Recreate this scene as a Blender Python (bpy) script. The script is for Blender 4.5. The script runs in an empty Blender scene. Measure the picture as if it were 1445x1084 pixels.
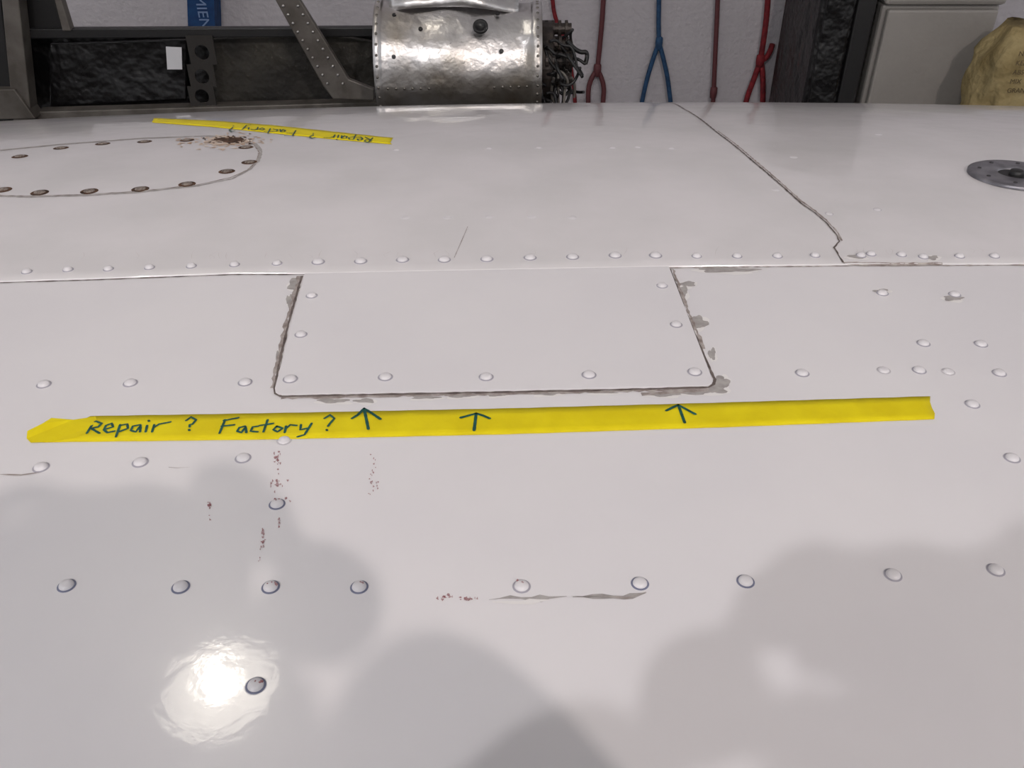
import bpy, bmesh, math, random
from mathutils import Vector, Matrix
random.seed(7)
S=bpy.context.scene
try:
    S.view_settings.view_transform='Standard'
except Exception: pass

# ------------------------------------------------------------------ helpers
PITCH=math.radians(35); F=1250.0; H=0.36
fw=Vector((0,math.cos(PITCH),-math.sin(PITCH))); up=Vector((0,math.sin(PITCH),math.cos(PITCH))); rt=Vector((1,0,0))
CAM=Vector((0,0,H)); FLOOR=-1.3
def ray(px,py): return (fw*F+rt*(px-722.5)+up*(542-py)).normalized()
def sm(a,b,x):
    t=max(0,min(1,(x-a)/(b-a))); return t*t*(3-2*t)
K=0.196; Y0=0.75; YE=1.7
def base_z(x,y):
    dx=max(-2,min(2,x-0.33))
    return -K*max(0,y-Y0)**2-0.022*dx*dx*sm(0.75,1.5,y)
def march(px,py,fn):
    d=ray(px,py); t=0.2; best=(9,0.2)
    while t<2.4:
        p=CAM+d*t; g=p.z-fn(p.x,p.y)
        if g<best[0]: best=(g,t)
        if g<0:
            lo,hi=t-0.01,t
            for _ in range(30):
                m=(lo+hi)/2; p=CAM+d*m
                if p.z-fn(p.x,p.y)<0: hi=m
                else: lo=m
            p=CAM+d*hi; return Vector((p.x,p.y,fn(p.x,p.y)))
        t+=0.01
    p=CAM+d*best[1]; return Vector((p.x,p.y,fn(p.x,p.y)))
lap_px=[(-120,402),(0,398),(130,394),(330,386.5),(430,387),(700,381.5),(943,377),(1200,374),(1300,373.5),(1445,373),(1580,373)]
lap=[march(a,b,base_z) for a,b in lap_px]
def lapY(x):
    if x<=lap[0].x: return lap[0].y
    for a,b in zip(lap,lap[1:]):
        if x<=b.x: return a.y+(b.y-a.y)*(x-a.x)/(b.x-a.x)
    return lap[-1].y
SK=0.0012
def surf(x,y): return base_z(x,y)+(SK if y>=lapY(x) else 0)
def hit(px,py): return march(px,py,surf)
def normal(x,y):
    e=0.002
    return Vector((-(base_z(x+e,y)-base_z(x-e,y))/(2*e),-(base_z(x,y+e)-base_z(x,y-e))/(2*e),1)).normalized()
def P(px,py,Y):
    d=ray(px,py); return CAM+d*(Y/d.y)

def lin(c): return tuple(((v/255)/12.92 if v/255<=0.04045 else ((v/255+0.055)/1.055)**2.4) for v in c)+(1,)
def mat(name,rgb,rough=0.5,metal=0,spec=0.5,rgb2=None,nscale=20,bump=0,bscale=200,detail=4,contrast=(0.35,0.65),coat=0,bump2=None):
    m=bpy.data.materials.new(name); m.use_nodes=True; nt=m.node_tree; b=nt.nodes['Principled BSDF']
    b.inputs['Base Color'].default_value=lin(rgb); b.inputs['Roughness'].default_value=rough
    b.inputs['Metallic'].default_value=metal; b.inputs['Specular IOR Level'].default_value=spec
    if coat:
        b.inputs['Coat Weight'].default_value=coat; b.inputs['Coat Roughness'].default_value=0.06
    tc=nt.nodes.new('ShaderNodeTexCoord')
    if rgb2:
        n=nt.nodes.new('ShaderNodeTexNoise'); n.inputs['Scale'].default_value=nscale; n.inputs['Detail'].default_value=detail
        nt.links.new(tc.outputs['Object'],n.inputs['Vector'])
        r=nt.nodes.new('ShaderNodeValToRGB'); r.color_ramp.elements[0].position=contrast[0]; r.color_ramp.elements[1].position=contrast[1]
        r.color_ramp.elements[0].color=lin(rgb); r.color_ramp.elements[1].color=lin(rgb2)
        nt.links.new(n.outputs['Fac'],r.inputs['Fac']); nt.links.new(r.outputs['Color'],b.inputs['Base Color'])
    prev=None
    for bb in ([(bump,bscale)] if bump else [])+([bump2] if bump2 else []):
        n=nt.nodes.new('ShaderNodeTexNoise'); n.inputs['Scale'].default_value=bb[1]; n.inputs['Detail'].default_value=3
        nt.links.new(tc.outputs['Object'],n.inputs['Vector'])
        bp=nt.nodes.new('ShaderNodeBump'); bp.inputs['Strength'].default_value=1; bp.inputs['Distance'].default_value=bb[0]
        nt.links.new(n.outputs['Fac'],bp.inputs['Height'])
        if prev: nt.links.new(prev.outputs['Normal'],bp.inputs['Normal'])
        nt.links.new(bp.outputs['Normal'],b.inputs['Normal']); prev=bp
        if coat: nt.links.new(bp.outputs['Normal'],b.inputs['Coat Normal'])
    return m
def mk(name,verts,faces,m=None,parent=None,smooth=False):
    me=bpy.data.meshes.new(name); me.from_pydata([tuple(v) for v in verts],[],faces); me.update()
    o=bpy.data.objects.new(name,me); S.collection.objects.link(o)
    if m: me.materials.append(m)
    if smooth:
        for p in me.polygons: p.use_smooth=True
    if parent: o.parent=parent
    return o
def empty(name,loc=(0,0,0),parent=None):
    o=bpy.data.objects.new(name,None); S.collection.objects.link(o); o.empty_display_size=0.1
    if parent: o.parent=parent
    return o
def fixn(o):
    bm=bmesh.new(); bm.from_mesh(o.data); bmesh.ops.recalc_face_normals(bm,faces=bm.faces); bm.to_mesh(o.data); bm.free()
class Acc:
    def __init__(s): s.v=[]; s.f=[]
    def add(s,v,f):
        n=len(s.v); s.v+=list(v); s.f+=[[i+n for i in q] for q in f]
    def make(s,name,m,parent=None,smooth=False,fix=False):
        o=mk(name,s.v,s.f,m,parent,smooth)
        if fix: fixn(o)
        return o
def resamp(pts,step):
    out=[pts[0].copy()]
    for a,b in zip(pts,pts[1:]):
        n=max(1,int((b-a).length/step))
        for i in range(1,n+1): out.append(a.lerp(b,i/n))
    return out
cnt=[0]
def layer():
    cnt[0]+=1; return (cnt[0]%14)*5e-6
def ribbon(acc,px,w,dz=0.0002,jit=0,step=0.004,wob=0,taper=False):
    dz+=layer()
    pts=[hit(a,b) for a,b in px]; pts=resamp(pts,step); n=len(pts); V=[];Fc=[]
    for i,p in enumerate(pts):
        a=pts[max(0,i-1)]; b=pts[min(n-1,i+1)]
        t=(b-a); t.z=0
        t=t.normalized() if t.length>1e-9 else Vector((1,0,0))
        nn=Vector((-t.y,t.x,0)); ww=w*(1+random.uniform(-jit,jit))/2
        if taper: ww*=max(.15,min(1,min(i,n-1-i)/(0.15*n+1)))
        off=nn*random.uniform(-wob,wob)
        for s in(1,-1):
            q=p+off+nn*ww*s; q.z=surf(q.x,q.y)+dz; V.append(q)
        if i: Fc.append([2*i-2,2*i-1,2*i+1,2*i])
    acc.add(V,Fc)
def blob(acc,cx,cy,rx,ry,dz=0.0002,n=18,rough=0.35,ang=0):
    dz+=layer()
    V=[]; c=hit(cx,cy); c.z+=dz; V.append(c); r=1; ph=random.uniform(0,6)
    for i in range(n):
        a=2*math.pi*i/n; r=1+rough*(0.6*math.sin(a*3+ph)+0.3*math.sin(a*5+2*ph)+random.uniform(-.35,.35))
        x=math.cos(a)*rx*r; y=math.sin(a)*ry*r
        q=hit(cx+x*math.cos(ang)-y*math.sin(ang),cy+x*math.sin(ang)+y*math.cos(ang)); q.z=surf(q.x,q.y)+dz; V.append(q)
    acc.add(V,[[0,1+(i+1)%n,1+i] for i in range(n)])
def slab(name,pts,thick,m,parent=None,bev=0,dirv=Vector((0,1,0))):
    n=len(pts); V=[Vector(p) for p in pts]+[Vector(p)+dirv*thick for p in pts]
    Fc=[list(range(n)),list(range(2*n-1,n-1,-1))]+[[i,(i+1)%n,n+(i+1)%n,n+i] for i in range(n)]
    o=mk(name,V,Fc,m,parent); fixn(o)
    if bev:
        b=o.modifiers.new('b','BEVEL'); b.width=bev; b.segments=2; b.limit_method='ANGLE'
    return o
def box(name,lo,hi,m,parent=None,bev=0.005):
    x0,y0,z0=lo;x1,y1,z1=hi
    return slab(name,[(x0,y0,z0),(x1,y0,z0),(x1,y0,z1),(x0,y0,z1)],y1-y0,m,parent,bev)
def tube(name,pts,r,m,parent=None,smooth=True,res=3):
    cu=bpy.data.curves.new(name,'CURVE'); cu.dimensions='3D'; cu.bevel_depth=r; cu.bevel_resolution=res; cu.use_fill_caps=True
    lists=pts if isinstance(pts[0],(list,)) else [pts]
    for L in lists:
        if smooth and len(L)>2:
            sp=cu.splines.new('NURBS'); sp.points.add(len(L)-1); sp.order_u=3; sp.use_endpoint_u=True
        else:
            sp=cu.splines.new('POLY'); sp.points.add(len(L)-1)
        for i,p in enumerate(L): sp.points[i].co=(*p,1)
    cu.materials.append(m)
    o=bpy.data.objects.new(name,cu); S.collection.objects.link(o)
    if parent: o.parent=parent
    return o
def lathe(acc,c,axis,prof,n=24):
    axis=axis.normalized(); a=axis.orthogonal().normalized(); b=axis.cross(a)
    V=[];Fc=[]
    for r,h in prof:
        for i in range(n):
            t=2*math.pi*i/n; V.append(c+axis*h+(a*math.cos(t)+b*math.sin(t))*r)
    for j in range(len(prof)-1):
        for i in range(n): Fc.append([j*n+i,j*n+(i+1)%n,(j+1)*n+(i+1)%n,(j+1)*n+i])
    acc.add(V,Fc)

# ------------------------------------------------------------------ materials
paint=mat('wing_white_paint',(223,220,223),0.32,0,0.5,(228,225,227),6,0.00006,120,coat=.8,bump2=(0.0006,7))
paint_r=mat('rivet_paint',(217,214,217),0.3)
skinp=mat('upper_skin_paint',(225,221,223),0.34,0,0.5,(216,213,214),9,0.0001,60,coat=.8,bump2=(0.0016,8))
groove=mat('seam_dirt',(128,116,112),0.8,0,0.2,(178,170,166),120)
crack=mat('hairline_crack',(186,180,178),0.7)
dark=mat('seam_dark',(80,70,68),0.8,0,0.2,(120,110,106),90)
chipm=mat('bare_primer_chip',(150,145,143),0.55,0,0.3,(172,167,165),150)
edgew=mat('paint_lip',(228,225,224),0.35)
redm=mat('red_oxide_chip',(138,88,92),0.7,0,0.2,(188,164,166),300)
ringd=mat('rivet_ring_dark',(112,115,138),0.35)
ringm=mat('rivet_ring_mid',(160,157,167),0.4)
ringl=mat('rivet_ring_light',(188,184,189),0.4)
yel=mat('yellow_masking_tape_mat',(226,208,20),0.6,0,0.2,(216,196,14),40,0.00008,500)
ink=mat('marker_ink',(12,68,60),0.5,0,0.3,(24,88,80),200)
alu=mat('scuffed_aluminium',(206,204,204),0.36,1,0.5,(156,146,132),7,0.014,6,bump2=(0.003,30),contrast=(.42,.72))
aluf=mat('frame_aluminium',(112,107,102),0.5,0.5,0.5,(84,79,74),12)
black=mat('black_plastic',(12,11,13),0.35,0,0.5,None,0,0.03,9)
blk=mat('black_metal',(18,17,19),0.5)
olive=mat('insulation_blanket',(34,32,30),0.7,0,0.3,(54,51,46),7,0.03,12)
wallm=mat('painted_block_wall',(180,176,181),0.7,0,0.3,(174,170,175),3,0.006,45)
concrete=mat('concrete_floor',(110,106,102),0.7,0,0.3,(90,87,84),4,0.002,40)
ceil_m=mat('ceiling_paint',(225,225,225),0.8)
rust=mat('rust_spot',(92,66,50),0.8,0,0.2,(48,36,30),160)
screw=mat('old_screw',(100,86,78),0.5,0.5,0.5,(160,150,142),400)

# ------------------------------------------------------------------ wing
wing=empty('aircraft_wing')
XL,XR=-3.0,3.0
y=-0.10; prof_top=[]
while y<YE+.0001: prof_top.append(y); y+=0.0125
low=[(1.74,-.195),(1.775,-.222),(1.79,-.255),(1.78,-.285),(1.74,-.305),(1.6,-.32),(1.2,-.32),(.6,-.26),(.2,-.14),(-.02,-.04),(-.098,-.004)]
nx=300; V=[];Fc=[]
for i in range(nx+1):
    x=XL+(XR-XL)*i/nx
    for yy in prof_top: V.append((x,yy,base_z(x,yy)))
    dz=base_z(x,YE)-(-K*(YE-Y0)**2)
    for yy,zz in low: V.append((x,yy,zz+dz*sm(0.5,1.6,yy)))
m_=len(prof_top)+len(low)
for i in range(nx):
    for j in range(m_): 
        k=(j+1)%m_
        Fc.append([i*m_+j,(i+1)*m_+j,(i+1)*m_+k,i*m_+k])
Fc.append([j for j in range(m_)]); Fc.append([nx*m_+j for j in range(m_-1,-1,-1)])
w=mk('lower_wing_skin',V,Fc,paint,wing,True)
V=[];Fc=[];nx=520;nv=80
for i in range(nx+1):
    x=XL+(XR-XL)*i/nx; ly=lapY(x)
    V.append((x,ly-0.0002,base_z(x,ly)-0.0002))
    V.append((x,ly,base_z(x,ly)+SK*0.8))
    for j in range(nv+1):
        yy=ly+0.0006+(YE-ly)*j/nv; V.append((x,yy,base_z(x,yy)+SK))
    V.append((x,YE+.005,base_z(x,YE+.005)-0.002))
m_=nv+4
for i in range(nx):
    for j in range(m_-1): Fc.append([i*m_+j,(i+1)*m_+j,(i+1)*m_+j+1,i*m_+j+1])
mk('upper_wing_skin',V,Fc,skinp,wing,True)

# seams
g=Acc(); d=Acc(); lip=Acc(); ch=Acc(); rd=Acc(); ck=Acc()
DD=0.00042; DG=0.00033; DC=0.00022; DL=0.0001
ribbon(d,[(0,399.5),(130,395.5),(330,388),(430,388)],0.0013,DD,0.5)
ribbon(d,[(430,388.4),(700,382.8),(943,378.2)],0.0018,DD,0.25)
ribbon(g,[(943,378.6),(1200,375.6),(1445,374.5)],0.0018,DG,0.7)
seam=[(940,144),(965,154),(1010,186),(1060,226),(1100,260),(1130,287),(1150,301),(1165,314),(1180,331),(1184,341),(1177,350),(1183,360),(1190,371),(1250,373),(1312,372)]
ribbon(d,seam[:7],0.0017,DD,0.35,wob=0.0003)
ribbon(d,seam[6:13],0.0013,DD,0.4,wob=0.0003)
ribbon(g,[(s[0]+3,s[1]-1) for s in seam[2:10]],0.0018,DG,0.5,wob=0.0005)
ribbon(g,[(1190,371.3),(1250,373.2),(1330,371.8)],0.003,DG,0.5)
ribbon(g,[(660,320),(655,332),(641,364)],0.0005,DG,0.4)
for _ in range(30):
    x=random.choice([random.uniform(20,560),random.uniform(20,560),random.uniform(560,1400)]); yb=368-(x/1445)*10
    l=random.uniform(5,14); ribbon(ck,[(x,yb),(x+random.uniform(-5,5),yb-l*.5),(x+random.uniform(-9,9),yb-l)],0.0003,DG,0.3,taper=True)
ribbon(g,[(0,670),(30,671),(58,667)],0.0018,DG,0.7,taper=True)
ribbon(g,[(238,660),(250,661),(268,660)],0.0014,DG,0.7,taper=True)
ribbon(g,[(905,557),(1000,551)],0.0026,DG,0.6)
for (x,y_,a,b) in [(1028,381,42,3.5),(1010,380,20,3),(970,401,11,3.5),(962,412,8,9),(984,456,14,9),(1018,540,11,9),(1010,549,16,7),(975,553,38,3.5),(935,557,26,2.6),(470,566,22,3),(515,566,14,3),(600,561,20,2.4),(648,559,22,2.2),(700,558,14,1.8),(770,556,20,2),(850,554,20,1.6),(415,402,8,9),(408,425,4,9),(393,510,4,14),(1005,500,5,8),(1315,364,9,3),(1210,362,14,2.6),(1345,421,14,3.5),(1244,411,10,3)]:
    blob(ch,x,y_,a,b,DC,26,0.35)
    blob(lip,x+1,y_+1.2,a*1.06+1,b*1.1+1,DL,26,0.3)
ribbon(ch,[(690,847),(720,843),(750,846),(800,842)],0.0032,DC,0.7,taper=True)
ribbon(lip,[(695,850),(735,851),(775,847)],0.003,DG,0.5,taper=True)
ribbon(ch,[(808,843),(850,842),(880,844),(912,837)],0.0032,DC,0.7,taper=True)
ribbon(d,[(806,842),(830,843),(848,842)],0.0008,DD,0.5,taper=True)
ribbon(g,[(848,842),(885,845),(912,836)],0.0009,DD,0.5,taper=True)
def specks(cx,cy,sx,sy,n,r=1.9):
    for _ in range(n):
        blob(rd,random.gauss(cx,sx),random.gauss(cy,sy),random.uniform(.5,r),random.uniform(.5,r*1.3),DC,8,0.5)
specks(392,650,2.5,9,16); specks(389,682,5,7,20); specks(526,655,3,6,9,1.2); specks(528,683,4,8,14,1.2)
specks(371,757,1.5,9,14); specks(295,714,1.2,5,9); specks(296,733,1,5,5,1.3); specks(394,737,1.2,3,6)
specks(628,843,6,1.5,10,2.2); specks(656,845,6,1.3,12,2.2); specks(672,845,3,1,5,1.6)
specks(366,782,1,6,4,1); specks(398,706,6,3,6,1.8); specks(340,646,5,3,4,1.5)
hc_=Acc()
for a,b,dx,dy in [(736,828,1,-1),(509,829,2,-3),(384,829,2,-2),(361,968,3,-3),(391,712,2,-3)]:
    for _ in range(4):
        c=hit(a+dx+random.gauss(0,3),b+dy+random.gauss(0,1.5)); c.z+=0.0026
        lathe(hc_,c,Vector((0,0,1)),[(random.uniform(.0005,.0012),-.0008),(.0004,.0002),(.00001,.0002)],7)

# ------------------------------------------------------------------ rivets
def rivet_at(acc,racc,px,py,s=1.0,proud=1.0,plate=0,ring=True):
    p=hit(px,py); n=normal(p.x,p.y); p=p+n*plate
    r=0.0038*s; pr=proud*1.4
    prof=[(r*1.45,-0.00005),(r*1.25,0.0001*pr),(r*1.04,0.0003*pr),(r*0.99,0.0008*pr),(r*0.88,0.0013*pr),(r*0.66,0.0017*pr),(r*0.36,0.00195*pr),(0.00001,0.002*pr)]
    lathe(acc,p,n,prof,24)
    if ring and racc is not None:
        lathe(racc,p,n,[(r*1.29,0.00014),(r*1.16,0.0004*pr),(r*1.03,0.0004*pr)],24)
rv=Acc(); R1=Acc();R2=Acc();R3=Acc()
laprow=[(38,384),(96,381),(153,380),(211,378),(270,376),(331,374),(391,372),(449,370),(509,369),(568,367),(627,367),(687,366),(748,364),(808,363),(868,361),(925,361),(983,362),(1040,362),(1097,362),(1150,361),(1215,361),(1229,359),(1272,360),(1303,363),(1354,362),(1403,362)]
for i,(a,b) in enumerate(laprow):
    k=1.2 if 7<=i<=15 else 0.95
    rivet_at(rv,R2,a,b,k,1.15)
plate_r=[(440,419),(934,405),(425,474),(954,460),(410,537),(544,534),(686,534),(831,531),(980,527)]
for i,(a,b) in enumerate(plate_r): rivet_at(rv,R2,a,b,1.1 if i>3 else 1.0,1,0.001)
for a,b in [(62,543),(184,541),(346,540),(1132,527),(1297,523),(1303,485),(1384,486),(1410,527),(1372,571),(1428,647),(1245,414),(1347,416)]: rivet_at(rv,R2,a,b,1.05)
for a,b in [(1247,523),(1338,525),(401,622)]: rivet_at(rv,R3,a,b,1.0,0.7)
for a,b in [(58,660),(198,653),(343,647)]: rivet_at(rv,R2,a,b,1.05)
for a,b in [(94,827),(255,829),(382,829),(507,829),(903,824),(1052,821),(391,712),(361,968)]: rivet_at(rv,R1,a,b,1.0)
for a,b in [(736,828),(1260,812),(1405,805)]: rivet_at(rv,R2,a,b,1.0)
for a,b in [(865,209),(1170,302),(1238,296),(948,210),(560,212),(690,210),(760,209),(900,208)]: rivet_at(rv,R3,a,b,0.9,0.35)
for a,b in [(572,307),(632,307),(690,306),(750,306),(808,307),(1095,268),(1240,190),(1120,222)]: rivet_at(rv,None,a,b,0.9,0.15,ring=False)
rv.make('rivet_heads',paint_r,wing,True)
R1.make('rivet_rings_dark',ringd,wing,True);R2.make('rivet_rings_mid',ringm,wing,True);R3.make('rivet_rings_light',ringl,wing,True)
hc_.make('rivet_head_chips',redm,wing)
# access plate
acp=empty('access_panel')
corn=[(430,386),(944,376),(1004,533),(1006,539),(1004,543),(998,545.5),(860,549),(700,552.5),(520,556),(402,558.5),(394,558),(389,555),(388,549),(393,530)]
pp=[hit(a,b) for a,b in corn]
for q in pp: q.z=base_z(q.x,q.y)-0.0001
o=slab('plate',pp,0.0011,paint,acp,0.0004,Vector((0,0,1)))
bnd=[(426,390),(409,450),(397,500),(387.5,548),(389,556),(397,560),(520,557.8),(700,554.3),(860,551),(1000,547.3),(1007,543),(1008.5,536),(989,493),(967,440),(945.5,380)]
ribbon(d,bnd,0.0019,DD,0.35,wob=0.0002)
ribbon(g,[(a-3,b) for a,b in bnd[:4]],0.003,DG,0.7,wob=0.0008)
ribbon(g,[(a+4,b) for a,b in bnd[12:]],0.0022,DG,0.7,wob=0.0006)
ribbon(g,[(a,b+2) for a,b in bnd[5:10]],0.0026,DG,0.7,wob=0.0005)
# ------------------------------------------------------------------ inspection cover (oval)
insp=empty('inspection_cover')
cxp=[(-220,245),(-190,228),(-100,219),(0,213),(80,205),(200,196),(290,192.5),(335,195),(358,204),(366,215),(362,228),(350,240),(325,251),(280,261),(200,270),(120,275),(40,277),(0,276),(-100,275),(-180,262),(-220,245)]
ra=Acc(); ribbon(ra,cxp,0.0018,0.0003,0.4,wob=0.0002); ra.make('edge_seam',groove,insp)
ra=Acc(); ribbon(ra,[(a+(3 if a>300 else 0),b+(1.5 if b>240 else -1)) for a,b in cxp],0.0030,0.00012,0.5); ra.make('edge_dirt',chipm,insp)
sc=Acc(); sd=Acc()
for a,b in [(28,221),(86,209),(145,203),(204,200),(264,198),(347,208),(352,229),(320,242),(264,260),(198,267),(126,270),(56,272),(4,268),(-60,270),(-60,222),(-150,225),(-150,262)]:
    p=hit(a,b); n=normal(p.x,p.y)
    lathe(sd,p,n,[(0.0090,0.0001),(0.0082,0.0004),(0.0056,0.0005)],20)
    lathe(sc,p,n,[(0.0058,0.0003),(0.0050,0.0014),(0.002,0.0018),(0.00001,0.0018)],20)
sd.make('screw_recesses',rust,insp); sc.make('screws',screw,insp,True)
rs=mat('rust_stain',(176,146,120),0.6,0,0.3,(212,200,190),90)
ra=Acc(); blob(ra,322,199,30,6,0.0004,40,0.25)
for _ in range(200): blob(ra,random.gauss(318,24),random.gauss(200,5),random.uniform(.8,4),random.uniform(.4,1.1),0.00034,8,0.4)
ra.make('rust_halo',rs,insp)
ra=Acc(); blob(ra,325,198,19,3.6,0.0006,30,0.3)
for _ in range(60): blob(ra,random.gauss(320,16),random.gauss(198,3),random.uniform(.6,3.5),random.uniform(.4,1.1),0.0006,8,0.4)
ra.make('rust_core',rust,insp)
# ------------------------------------------------------------------ fuel filler cap
cap=empty('fuel_filler_cap'); p=hit(1433,249); n=normal(p.x,p.y); p=p+n*.001
capm=mat('cap_metal',(140,138,144),0.4,0.7,0.5,(112,110,116),60)
R_=(hit(1433,249)-hit(1370,249)).length
k=R_/0.050
a_=Acc(); lathe(a_,p,n,[(0.050*k,-0.001),(0.050*k,0.002),(0.048*k,0.003),(0.020*k,0.003),(0.019*k,0.0005)],48); a_.make('flange',capm,cap,True)
a_=Acc(); lathe(a_,p,n,[(0.019*k,0.0008),(0.00001,0.0008)],32); a_.make('recess',blk,cap)
a_=Acc(); lathe(a_,p,n,[(0.0075,0.0008),(0.0075,0.005),(0.006,0.0062),(0.00001,0.0062)],24); a_.make('lock',blk,cap,True)
a_=Acc()
for i in range(8):
    t=i*math.pi/4+.3; u=n.orthogonal().normalized(); v=n.cross(u); c=p+(u*math.cos(t)+v*math.sin(t))*0.038*k
    lathe(a_,c,n,[(0.0024*k,0.0031),(0.0020*k,0.0039),(0.00001,0.004)],12)
a_.make('flange_screws',mat('cap_screw',(70,68,72),0.5,0.6),cap,True)

g.make('seam_dirt_marks',groove,wing); d.make('seam_lines',dark,wing); lip.make('peeling_paint_lips',edgew,wing); ch.make('paint_chips',chipm,wing); rd.make('red_primer_specks',redm,wing); ck.make('hairline_cracks',crack,wing)

# ------------------------------------------------------------------ tapes
def strip(name,top,bot,m,parent,dz=0.0008,n=90,rag=True):
    def interp(L,t):
        s=t*(len(L)-1); i=min(int(s),len(L)-2); f=s-i
        return (L[i][0]*(1-f)+L[i+1][0]*f, L[i][1]*(1-f)+L[i+1][1]*f)
    V=[];Fc=[]; rows=4
    for i in range(n+1):
        a=interp(top,i/n); b=interp(bot,i/n)
        for r in range(rows+1):
            f=r/rows; e=random.uniform(-2,2) if (i in(0,n) and rag) else 0
            q=hit(a[0]*(1-f)+b[0]*f+e,a[1]*(1-f)+b[1]*f)
            q.z=surf(q.x,q.y)+dz+0.0001*math.sin(i*1.3+r)
            V.append(q)
    for i in range(n):
        for r in range(rows): Fc.append([i*(rows+1)+r,i*(rows+1)+r+1,(i+1)*(rows+1)+r+1,(i+1)*(rows+1)+r])
    o=mk(name,V,Fc,m,parent,True)
    s=o.modifiers.new('s','SOLIDIFY'); s.thickness=0.00012
    return o
t1=empty('yellow_masking_tape')
strip('tape_band',[(128,588),(425,583),(720,577),(1015,569),(1311,560)],[(60,625),(380,621),(720,613.5),(1015,604),(1319,592.5)],yel,t1,dz=0.0005)
V=[hit(*q) for q in [(40,612),(62,604),(75,596),(105,596),(135,589),(140,600),(110,618),(70,625),(44,626),(38,620)]]
for i,q in enumerate(V): q.z+=0.0007+(0.003 if i in(1,2) else 0)+(0.0015 if i in (0,3) else 0)
mk('torn_end',V,[list(range(len(V)))],yel,t1)
def writing(name,strokes,w,parent,dz=0.00085):
    a=Acc()
    for s in strokes: ribbon(a,s,w,dz,0.1,step=0.0015)
    for s in strokes:
        for (x,y_) in s:
            q=hit(x,y_); V=[q+Vector((0,0,dz+.0001))]
            for i in range(8):
                t=i*math.pi/4; V.append(q+Vector((math.cos(t)*w*.48,math.sin(t)*w*.48,dz+.0001)))
            a.add(V,[[0,1+i,1+(i+1)%8] for i in range(8)])
    return a.make(name,ink,parent)
words=[[(133,597),(123,613)],[(126,601),(136,596),(144,599),(139,604),(129,606),(141,613)],
[(150,607),(160,604),(158,599),(150,602),(147,608),(152,612),(162,610)],
[(170,601),(164,618)],[(170,602),(180,600),(181,606),(168,611)],
[(198,601),(188,603),(185,609),(192,611),(199,602),(198,611)],
[(208,602),(206,611)],[(210,595),(211,596)],
[(218,601),(215,611)],[(217,605),(225,600),(241,597)],
[(263,595),(270,590),(277,594),(272,600),(268,601),(268,604)],[(267,608),(268,609)],
[(318,594),(310,613)],[(316,595),(337,591)],[(313,603),(331,601)],
[(346,603),(338,605),(335,610),(341,612),(347,604),(348,612)],
[(365,603),(357,604),(354,610),(364,611)],
[(378,594),(372,611)],[(367,602),(386,599)],
[(391,603),(386,608),(392,611),(399,606),(391,603)],
[(404,603),(402,612)],[(404,606),(410,601),(419,602)],
[(425,601),(424,608),(433,606)],[(440,599),(430,615),(420,618)],
[(458,592),(466,587),(472,592),(466,599),(463,603)],[(461,608),(462,609)]]
writing('handwriting',words,0.0017,t1)
arrows=[[(514,578),(520,607)],[(497,592),(505,587),(514,578),(524,584),(537,593)],
[(672,585),(669,609)],[(650,591),(661,588),(672,585),(682,588),(691,592)],
[(957,573),(966,598)],[(940,581),(950,576),(957,573),(968,579),(981,586)]]
writing('arrow_marks',arrows,0.0021,t1)
t2=empty('yellow_masking_tape.001')
strip('tape_band',[(218,167),(300,170.5),(385,177),(470,186),(554,195)],[(213,173),(300,179.5),(385,188.5),(470,197),(552,204)],yel,t2,n=50,dz=0.0005)
# upside-down note, written by someone standing on the other side of the wing
sc2=[]
for s in words:
    o2=[]
    for (x,y_) in s:
        xx=526-(x-123)*0.58; yy=181.3+(xx-322)*0.088-(y_-604+ (x-123)*0.012)*0.40
        o2.append((xx,yy))
    sc2.append(o2)
writing('handwriting',sc2,0.0019,t2,0.001)

# ------------------------------------------------------------------ wing trestles
wood=mat('trestle_wood',(150,118,80),0.7,0,0.3,(120,90,60),8)
foam=mat('pad_foam',(60,60,70),0.9)
for k,x in enumerate((-2.2,2.2)):
    e=empty('trestle_%d'%(k+1),parent=wing)
    zz=-.33-(0.08 if k==0 else .06)
    box('beam',(x-.05,0.75,zz-.10),(x+.05,1.65,zz-.02),wood,e)
    box('pad',(x-.06,0.85,zz-.02),(x+.06,1.6,zz+.03),foam,e,0.02)
    for yy in (0.8,1.6):
        for s in(-1,1):
            tube('leg',[Vector((x,yy,zz-.06)),Vector((x+s*.28,yy,FLOOR+.02))],0.025,wood,e,False)
# ------------------------------------------------------------------ room
WY=4.0
box('wall_back',(-6,WY,FLOOR-.05),(6,WY+.15,3.0),wallm,None,0)
box('floor',(-6,-5,FLOOR-.1),(6,WY+.15,FLOOR),concrete,None,0)
box('ceiling',(-6,-5,3.0),(6,WY+.15,3.1),ceil_m,None,0)
box('baseboard_back',(-6,WY-.02,FLOOR),(6,WY,FLOOR+.1),mat('baseboard_mat',(90,88,86),0.6),None,0.004)

# ------------------------------------------------------------------ fuselage frame (left)
fz=empty('aircraft_fuselage_frame'); YF=2.7
def quad(name,pts,Y,th,m,par=fz,bev=0.003): return slab(name,[P(a,b,Y) for a,b in pts],th,m,par,bev)
quad('side_panel_dark',[(-260,48),(540,46),(540,330),(-260,330)],YF+.08,.02,black)
quad('insulation_panel',[(300,55),(470,50),(530,60),(530,300),(300,300)],YF+.05,.025,olive)
quad('quilt_panel',[(70,62),(262,56),(262,140),(70,150)],YF+.05,.02,black)
quad('sill_tube',[(40,41),(540,39),(540,52),(40,55)],YF,.03,blk)
quad('door_post',[(-2,-40),(22,-40),(62,330),(34,330)],YF-.05,.05,aluf)
quad('outer_post',[(-260,-60),(-6,-60),(16,128),(-260,128)],YF-.03,.05,blk)
quad('lower_left_sill',[(-260,128),(20,126),(50,168),(-260,172)],YF-.06,.06,aluf)
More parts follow.
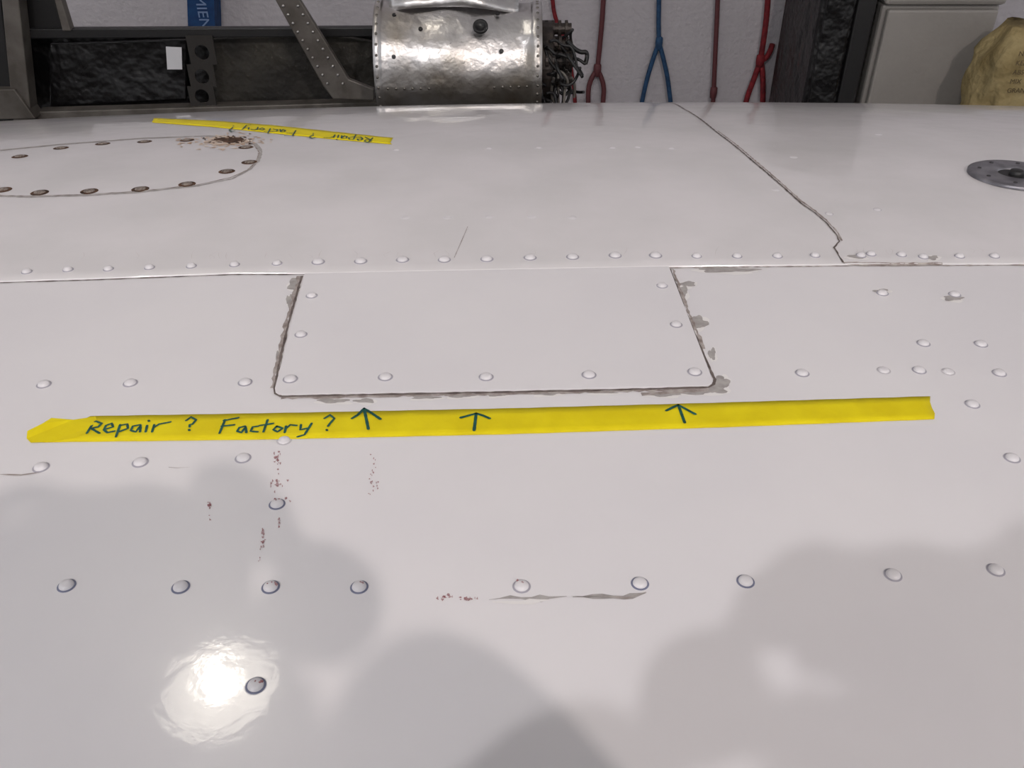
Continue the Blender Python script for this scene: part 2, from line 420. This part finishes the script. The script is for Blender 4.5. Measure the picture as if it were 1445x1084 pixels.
quad('window_edge',[(66,-40),(74,-40),(100,44),(88,44)],YF-.01,.03,aluf)
quad('window_post',[(22,-40),(66,-40),(90,50),(42,50)],YF+.02,.03,blk)
quad('bottom_longeron',[(50,158),(540,144),(540,156),(50,172)],YF-.02,.05,aluf)
def holed(name,xl,xr,yt,yb,holes,Y,m):
    p0=P((xl+xr)/2,yt,Y); p1=P((xl+xr)/2,yb,Y); wd=(P(xr,yt,Y)-P(xl,yt,Y)).length
    bm=bmesh.new()
    segs=24; cs=[P((xl+xr)/2+2,h,Y) for h in holes]; hr=wd*0.27
    zs=[p0.z]+[ (cs[i].z+cs[i+1].z)/2 for i in range(len(cs)-1)]+[p1.z]
    for i,c in enumerate(cs):
        zt,zb=zs[i],zs[i+1]; ring=[];outr=[]
        for k in range(segs):
            t=2*math.pi*k/segs+math.pi/4; dx,dz=math.cos(t),math.sin(t)
            ring.append(bm.verts.new((c.x+dx*hr,Y,c.z+dz*hr)))
            mx=max(abs(dx),abs(dz)); ox=dx/mx*wd/2; oz=dz/mx
            outr.append(bm.verts.new((c.x+ox,Y,c.z+(oz*(zt-c.z) if oz>0 else oz*(c.z-zb)))))
        for k in range(segs):
            bm.faces.new([ring[k],outr[k],outr[(k+1)%segs],ring[(k+1)%segs]])
    me=bpy.data.meshes.new(name); bm.to_mesh(me); bm.free(); me.materials.append(m)
    o=bpy.data.objects.new(name,me); S.collection.objects.link(o); o.parent=fz
    s=o.modifiers.new('s','SOLIDIFY'); s.thickness=0.004
holed('lightening_hole_post',264,302,50,150,[74,108,136],YF-.005,mat('post_metal',(50,47,45),0.5,0.4))
quad('diagonal_strut',[(366,-40),(398,-40),(492,112),(528,126),(528,142),(470,140),(456,122)],YF-.12,.02,aluf)
a_=Acc()
for i in range(14):
    t=i/13
    for s in(0.18,0.82):
        x=(366+32*s)+(458+34*s-366-32*s)*t*0.98; y_=-40+(118+40)*t
        c=P(x,y_,YF-.121); lathe(a_,c,Vector((0,-1,0.2)),[(0.004,0),(0.003,0.002),(0.0001,0.003)],10)
a_.make('strut_rivets',alu,fz,True)
quad('placard',[(234,66),(256,67),(257,98),(236,98)],YF-.01,.003,mat('paper_tag',(200,200,204),0.6),fz,0)
for x in (-180,500): quad('stand_leg',[(x,250),(x+40,250),(x+40,1100),(x,1100)],YF,.05,blk)
for ob in list(fz.children):
    if ob.name.startswith('stand_leg'):
        for v in ob.data.vertices:
            if v.co.z<-.9: v.co.z=FLOOR
bn=empty('blue_banner')
slab('cloth',[P(262,-60,3.9),P(300,-60,3.9),P(304,60,3.9),P(266,60,3.9)],.1,mat('banner_blue',(24,62,108),0.7,0,0.3,(20,50,92),30),bn)
tx=bpy.data.curves.new('lettering','FONT'); tx.body='MIEN'; tx.size=0.06; tx.extrude=0.001
to=bpy.data.objects.new('lettering',tx); S.collection.objects.link(to); to.location=P(276,-8,3.895)+Vector((-.005,0,0)); to.rotation_euler=(math.pi/2,math.pi/2,0); tx.materials.append(mat('letter_white',(110,132,170),0.6)); to.parent=bn

# ------------------------------------------------------------------ engine cowling
cw=empty('engine_cowling'); YC=2.45
cL=P(536,100,YC); cR=P(764,100,YC); ax=(cR-cL).normalized()
L=(cR-cL).length
a_=Acc(); c0=cL+Vector((0,0.08,-0.0))
pr=[(0.158,-0.004),(0.171,-0.004),(0.174,0.0),(0.174,0.012),(0.170,0.015),(0.168,0.02)]
for i in range(1,13):
    t=i/12; pr.append((0.168-0.014*t*t-0.004*math.sin(t*9),0.02+(L-0.05)*t))
pr+=[(0.154,L-0.028),(0.158,L-0.022),(0.158,L-0.002),(0.155,L),(0.148,L)]
lathe(a_,c0,ax,pr,72); a_.make('barrel_skin',alu,cw,True)
a_=Acc(); lathe(a_,c0,ax,[(0.160,0.01),(0.04,0.03),(0.0001,0.03)],48); lathe(a_,c0,ax,[(0.150,L-0.012),(0.05,L-0.03),(0.0001,L-0.03)],48); a_.make('firewall',blk,cw)
a_=Acc()
def cylrow(xoff,rr,angs):
    for t in angs:
        nrm=Vector((0,-math.cos(t),math.sin(t))); c=c0+ax*xoff+nrm*rr
        lathe(a_,c,nrm,[(0.004,-0.001),(0.0035,0.0015),(0.0001,0.002)],8)
angs=[math.radians(k) for k in range(-60,100,9)]
cylrow(0.006,0.174,angs); cylrow(L-0.012,0.158,angs)
for i in range(18): cylrow(0.03+(L-.07)*i/17,0.166-.014*(i/17)**2,[math.radians(-8)])
a_.make('cowl_rivets',mat('rivet_dk',(120,116,110),0.4,0.8),cw,True)
a_=Acc()
for xo,tt in [(0.05,60),(0.05,20),(0.20,30),(0.32,62),(0.33,25),(0.12,45)]:
    t=math.radians(tt); nrm=Vector((0,-math.cos(t),math.sin(t))); lathe(a_,c0+ax*xo+nrm*0.166,nrm,[(0.006,-0.002),(0.005,0.002),(0.0001,0.002)],12)
a_.make('cowl_holes',blk,cw)
V=[];Fc=[]; nu,nv=24,16
for i in range(nu+1):
    u=i/nu
    for j in range(nv+1):
        v=j/nv; t=math.radians(20+130*v); r=0.115+0.02*math.sin(u*math.pi)+0.008*math.sin(u*11+v*5)
        V.append(c0+ax*(0.035+u*(L*0.78))+Vector((0,0.05-math.cos(t)*r,0.115+math.sin(t)*r*(0.75+0.3*math.sin(u*3.0+.3)))))
for i in range(nu):
    for j in range(nv): Fc.append([i*(nv+1)+j,(i+1)*(nv+1)+j,(i+1)*(nv+1)+j+1,i*(nv+1)+j+1])
o=mk('upper_cover',V,Fc,alu,cw,True); s=o.modifiers.new('s','SOLIDIFY'); s.thickness=0.002
a_=Acc()
c=P(678,38,YC-.06); lathe(a_,c,Vector((0,-1,1)),[(0.02,0),(0.019,0.006),(0.013,0.006),(0.012,0.001),(0.0001,0.001)],20); a_.make('vent_grommet',blk,cw,True)
tube('cowl_support',[c0+ax*0.2,Vector((c0.x+0.2,c0.y,FLOOR))],0.03,blk,cw,False)
box('support_foot',(c0.x,c0.y-.2,FLOOR),(c0.x+.4,c0.y+.2,FLOOR+.03),blk,cw)
en=empty('engine_accessory_section',parent=cw)
eng=mat('engine_dirty_metal',(34,30,29),0.5,0.5,0.5,(66,58,54),40)
e0=c0+ax*(L+0.0)
a_=Acc(); lathe(a_,e0,ax,[(0.0001,-.02),(0.11,-.02),(0.11,0.03),(0.07,0.035),(0.07,0.06),(0.05,0.065),(0.05,0.085),(0.0001,0.085)],28); a_.make('accessory_case',eng,en,False)
a_=Acc()
for dz,dy in [(0.06,-.05),(-.02,-.08),(0.03,-.09),(0.09,.0)]:
    for k in range(4):
        lathe(a_,e0+Vector((0.01+k*.018,dy,dz)),ax,[(0.0001,0),(0.022,0),(0.022,.008),(0.015,.008),(0.015,.018),(0.0001,.018)],14)
a_.make('finned_parts',eng,en)
wires=[];wr2=[]
for i in range(40):
    p=e0+Vector((random.uniform(0,.05),random.uniform(-.12,.0),random.uniform(-.10,.10)))
    l=[p.copy()]
    for k in range(4):
        p=p+Vector((random.uniform(-.015,.035),random.uniform(-.03,.02),random.uniform(-.05,.03))); p.x=min(p.x,e0.x+.12); l.append(p.copy())
    (wires if i%6 else wr2).append(l)
tube('wire_bundle',wires,0.004,blk,en); tube('metal_lines',wr2,0.004,aluf,en)
tube('lever',[[P(800,58,YC),P(815,75,YC),P(832,72,YC),P(826,90,YC)]],0.006,blk,en)

# ------------------------------------------------------------------ straps/ropes on wall
red=mat('red_strap',(122,36,42),0.7,0,0.2,(92,28,34),60); dred=mat('dark_red_strap',(84,40,44),0.7); blu=mat('blue_strap',(44,74,108),0.7,0,0.2,(36,60,88),60)
hookm=mat('hook_metal',(120,120,122),0.4,0.9)
def rope(name,lines,m,r):
    e=empty(name); WYr=WY-.03
    tube('rope',[[P(a,b,WYr) for a,b in l] for l in lines],r,m,e)
    top=P(*lines[0][0],WYr); tube('hook',[top+Vector((0,.03,.02)),top+Vector((0,-.02,.02)),top+Vector((0,-.025,-.01))],0.008,hookm,e)
    kn=P(*lines[0][-1],WYr); a=Acc(); lathe(a,kn+Vector((0,0,.03)),Vector((0,0,-1)),[(0.0001,0),(r*1.5,.01),(r*1.6,.03),(r*1.4,.055),(0.0001,.065)],12); a.make('knot',m,e,True)
rope('red_tow_strap',[[(858,-160),(852,0),(847,60),(843,98)],[(843,98),(832,112),(829,140),(832,180)],[(843,98),(853,116),(851,145),(848,180)]],dred,.011)
rope('red_tow_strap.001',[[(770,-160),(778,0),(786,35),(796,55)],[(796,55),(806,80),(812,150)]],red,.009)
rope('blue_tow_strap',[[(931,-160),(930,0),(929,40),(930,60)],[(930,60),(918,92),(906,140),(900,180)],[(930,60),(940,95),(946,140),(950,180)]],blu,.010)
rope('red_tow_strap.002',[[(1018,-160),(1013,0),(1010,60),(1007,130)],[(1007,130),(1004,190)]],dred,.010)
rope('red_tow_strap.003',[[(1094,-160),(1084,0),(1079,50),(1073,85)],[(1073,85),(1064,112),(1052,142),(1045,180)],[(1073,85),(1078,100),(1076,150)],[(1090,62),(1084,85),(1073,85)]],red,.012)

# ------------------------------------------------------------------ right: black locker, refrigerator, sack
YR=3.4
x0=P(1236,70,YR).x; x1=P(1400,70,YR).x
cab=empty('black_plastic_locker')
lx0=P(1150,70,YR).x; lx1=x0-.02
box('locker_body',(lx0,YR+.02,FLOOR),(lx1,YR+.5,.6),black,cab,.02)
box('door_leaf',(lx0+.012,YR,FLOOR+.04),(lx0+(lx1-lx0)*.55,YR+.02,.58),black,cab,.008)
box('door_leaf_2',(lx0+(lx1-lx0)*.6,YR,FLOOR+.04),(lx1-.012,YR+.02,.58),blk,cab,.008)
fr=empty('refrigerator'); fm=mat('fridge_enamel',(150,146,142),0.45,0,0.4,(141,137,133),3,0.0015,60)
ztop=P(1300,8,YR).z
box('cabinet_body',(x0,YR+.03,FLOOR+.05),(x1,YR+.55,ztop-.0),fm,fr,.012)
box('lid',(x0-.005,YR,ztop),(x1+.005,YR+.56,ztop+.09),fm,fr,.015)
box('kick_plate',(x0+.03,YR+.06,FLOOR),(x1-.03,YR+.5,FLOOR+.05),blk,fr)
box('door_panel',(x0+.015,YR,FLOOR+.08),(x1-.015,YR+.03,ztop-.015),fm,fr,.008)
sk=empty('yellow_paper_sack'); skm=mat('sack_paper',(160,144,104),0.75,0,0.2,(132,115,76),9,0.03,14)
SY=3.15; sxl=P(1380,90,SY-.12).x+.065; zz=P(1400,48,SY-.1).z
V=[];Fc=[]; n=40; mrows=18
for j in range(mrows+1):
    t=j/mrows; z=FLOOR+.33+(zz-FLOOR-.33)*t
    bul=1+0.06*math.sin(t*math.pi)-0.25*max(0,t-.85)/.15
    for i in range(n):
        q=2*math.pi*i/n; sx=abs(math.cos(q))**.6*math.copysign(1,math.cos(q)); sy=abs(math.sin(q))**.6*math.copysign(1,math.sin(q))
        w_=1+0.05*math.sin(q*5+t*9)+.03*math.sin(q*9-t*17)
        V.append((sxl+.21+sx*.20*bul*w_,SY+sy*.12*bul*w_,z+.012*math.sin(q*4+t*6)))
for j in range(mrows):
    for i in range(n): Fc.append([j*n+i,j*n+(i+1)%n,(j+1)*n+(i+1)%n,(j+1)*n+i])
Fc.append(list(range(n-1,-1,-1))); Fc.append([mrows*n+i for i in range(n)])
mk('sack_body',V,Fc,skm,sk,True)
pm=mat('print_brown',(84,70,48),0.8)
for k,(s_,tt) in enumerate([('NET WT 50 LBS',.0),('KEEP DRY',.03),('ABSORBENT',.06),('MIX',.09),('GRANULES',.12)]):
    tx=bpy.data.curves.new('print','FONT'); tx.body=s_; tx.size=0.022; tx.extrude=.0005; tx.materials.append(pm)
    to=bpy.data.objects.new('print_%d'%k,tx); S.collection.objects.link(to); to.location=(sxl+.05,SY-.139,zz-.06-tt); to.rotation_euler=(math.pi/2,0,0); to.parent=sk
box('bench_crate',(sxl,SY-.15,FLOOR),(sxl+.5,SY+.15,FLOOR+.33),wood,sk,.01)

# ------------------------------------------------------------------ photographer
ph=empty('photographer')
shirt=mat('shirt_cloth',(60,66,84),0.9,0,0.2,(50,56,72),30); jeans=mat('jeans_cloth',(44,54,80),0.9); skinm=mat('skin_tone',(205,160,138),0.5,0,0.4); hairm=mat('hair_brown',(62,44,32),0.7); hatm=mat('hat_cloth',(70,70,74),0.9)
def skin(name,verts,edges,radii,m,root=0,sub=2):
    me=bpy.data.meshes.new(name); me.from_pydata(verts,edges,[]); me.update()
    o=bpy.data.objects.new(name,me); S.collection.objects.link(o); o.parent=ph
    bpy.context.view_layer.objects.active=o
    s=o.modifiers.new('skin','SKIN'); s.use_smooth_shade=True
    for i,r in enumerate(radii):
        sv=me.skin_vertices[0].data[i]; sv.radius=(r,r) if not isinstance(r,tuple) else r
        sv.use_root=(i==root)
    ss=o.modifiers.new('sub','SUBSURF'); ss.levels=sub; ss.render_levels=sub
    me.materials.append(m); return o
EL=(-.20,-.155,.285); ER=(.215,-.20,.27)
skin('upper_body',[(0,-.52,-.40),(0,-.51,-.2),(0,-.46,.02),(0,-.40,.2),(0,-.36,.30),(-.17,-.38,.2),EL,(-.112,-.075,.34),(.17,-.38,.2),ER,(.112,-.075,.345)],
 [(0,1),(1,2),(2,3),(3,4),(3,5),(5,6),(6,7),(3,8),(8,9),(9,10)],[.15,.145,.15,.13,.065,.085,.062,.044,.085,.062,.048],shirt)
skin('legs',[(0,-.52,-.42),(-.1,-.52,-.5),(-.12,-.51,-.85),(-.13,-.55,-1.22),(-.14,-.45,-1.26),(.1,-.52,-.5),(.12,-.51,-.85),(.13,-.55,-1.22),(.14,-.45,-1.26)],
 [(0,1),(1,2),(2,3),(3,4),(0,5),(5,6),(6,7),(7,8)],[.13,.095,.065,.045,.035,.095,.065,.045,.035],jeans)
V=[];Fc=[];n=28;mr=20; hc=Vector((0,-.285,.42))
for j in range(mr+1):
    f=math.pi*j/mr
    for i in range(n):
        q=2*math.pi*i/n; x=math.sin(f)*math.cos(q); y_=math.sin(f)*math.sin(q); z=math.cos(f)
        jaw=1-.28*max(0,-z)
        X=x*.077*jaw; Yv=y_*.095*jaw; Z=z*.12
        if y_>0.8 and abs(x)<.28 and -.35<z<.1: Yv+=.02*(1-abs(x)/.28)*(1-abs(z+.15)/.25 if abs(z+.15)<.25 else 0)
        V.append(hc+Vector((X,Yv,Z)))
for j in range(mr):
    for i in range(n): Fc.append([j*n+i,j*n+(i+1)%n,(j+1)*n+(i+1)%n,(j+1)*n+i])
mk('head',V,Fc,skinm,ph,True)
V2=[]
for j in range(mr+1):
    f=math.pi*j/mr
    for i in range(n):
        q=2*math.pi*i/n; x=math.sin(f)*math.cos(q); y_=math.sin(f)*math.sin(q); z=math.cos(f)
        k=1.08 if (z>.35 or (y_<.1 and z>-.45)) else .9
        V2.append(hc+Vector((x*.077*k,y_*.095*k-.004,z*.12*k)))
mk('hair',V2,Fc,hairm,ph,True)
a_=Acc(); lathe(a_,hc+Vector((0,0,.045)),Vector((0,.08,1)),[(.092,-.004),(.14,-.014),(.166,-.018),(.168,-.013),(.14,-.008),(.092,.004),(.094,.03),(.088,.06),(.06,.078),(.0001,.082)],40); a_.make('added_shadow_hat',hatm,ph,True)  # hat is added; its wide brim fills gaps in the photographer's cast shadow
a_=Acc()
for s in(-1,1): lathe(a_,hc+Vector((s*.03,.078,.012)),Vector((0,1,0)),[(.012,0),(.008,.008),(.0001,.011)],12)
a_.make('eyes',mat('eye_white',(230,230,230),0.2),ph,True)
for s in(-1,1):
    tube('ear',[hc+Vector((s*.078,-.01,.03)),hc+Vector((s*.092,-.02,.02)),hc+Vector((s*.088,-.015,-.02)),hc+Vector((s*.075,0,-.03))],.008,skinm,ph)
tube('mouth',[hc+Vector((-.022,.074,-.062)),hc+Vector((0,.082,-.064)),hc+Vector((.022,.074,-.062))],.004,mat('lip',(170,95,90),0.5),ph)
for s in(-1,1):
    oz=0 if s>0 else -.015
    skin('palm',[(s*.108,-.065,.344+oz*.5),(s*.085,-.05,.348+oz),(s*.066,-.042,.352+oz)],[(0,1),(1,2)],[.028,(.030,.018),(.032,.016)],skinm)
    for k in range(4):
        z0=.385-k*.018+oz; l=[.9,1,.95,.75][k]
        skin('finger',[(s*.07,-.038,z0-.004),(s*.066,-.014,z0),(s*.048,-.006,z0+.002),(s*.035,-.008,z0)] if (k!=0) else [(s*.07,-.038,z0),(s*.068,-.03,z0+.014),(s*.05,-.026,z0+.020),(s*.034,-.026,z0+.012)],
             [(0,1),(1,2),(2,3)],[.0095,.009,.0085*l,.0075*l],skinm,0,1)
    skin('thumb',[(s*.085,-.05,.34+oz),(s*.07,-.056,.335+oz),(s*.05,-.056,.34+oz),(s*.035,-.052,.348+oz)],[(0,1),(1,2),(2,3)],[.012,.011,.010,.009],skinm,0,1)
cb=empty('compact_camera')
box('camera_body',(-.048,-.045,.332),(.048,-.018,.388),mat('cam_silver',(150,150,155),0.35,0.5),cb,.006)
a_=Acc(); lathe(a_,Vector((0,-.018,.36)),Vector((0,1,0)),[(.024,0),(.024,.006),(.02,.008),(.018,.008)],24); a_.make('lens_ring',blk,cb,True)

# ------------------------------------------------------------------ lights
def lamp(name,loc,power,r,col):
    e=empty(name)
    a=Acc(); lathe(a,Vector(loc)+Vector((0,0,r+.02)),Vector((0,0,1)),[(.22,-.02),(.20,.02),(.10,.07),(.05,.10),(.05,.14),(.0001,.14)],32); a.make('shade',ceil_m,e,True)
    tube('cord',[Vector(loc)+Vector((0,0,r+.15)),Vector((loc[0],loc[1],3.0))],.008,blk,e,False)
    L=bpy.data.lights.new('bulb','POINT'); L.energy=power; L.shadow_soft_size=r; L.color=col
    o=bpy.data.objects.new('bulb',L); S.collection.objects.link(o); o.location=loc; o.parent=e
lamp('ceiling_lamp',(1.28,-2.40,2.56),215,.04,(1,.90,.84))
lamp('ceiling_lamp.001',(-1.28,-2.12,2.56),155,.04,(1,.97,.97))
gp=hit(308,962); dd=ray(308,962); dd=Vector((dd.x,dd.y,-dd.z)); gl=gp+dd*(2.55/dd.z)
lamp('ceiling_lamp.002',tuple(gl),15,.055,(1,.93,.8))
W=bpy.data.worlds.new('World'); S.world=W; W.use_nodes=True
W.node_tree.nodes['Background'].inputs[0].default_value=(.965,.97,1.0,1); W.node_tree.nodes['Background'].inputs[1].default_value=0.80

cd=bpy.data.cameras.new('cam'); cd.sensor_width=36; cd.sensor_fit='HORIZONTAL'; cd.lens=F/1445*36; cd.clip_start=0.005
co=bpy.data.objects.new('Camera',cd); S.collection.objects.link(co); co.location=CAM; co.rotation_euler=(math.pi/2-PITCH,0,0)
S.camera=co
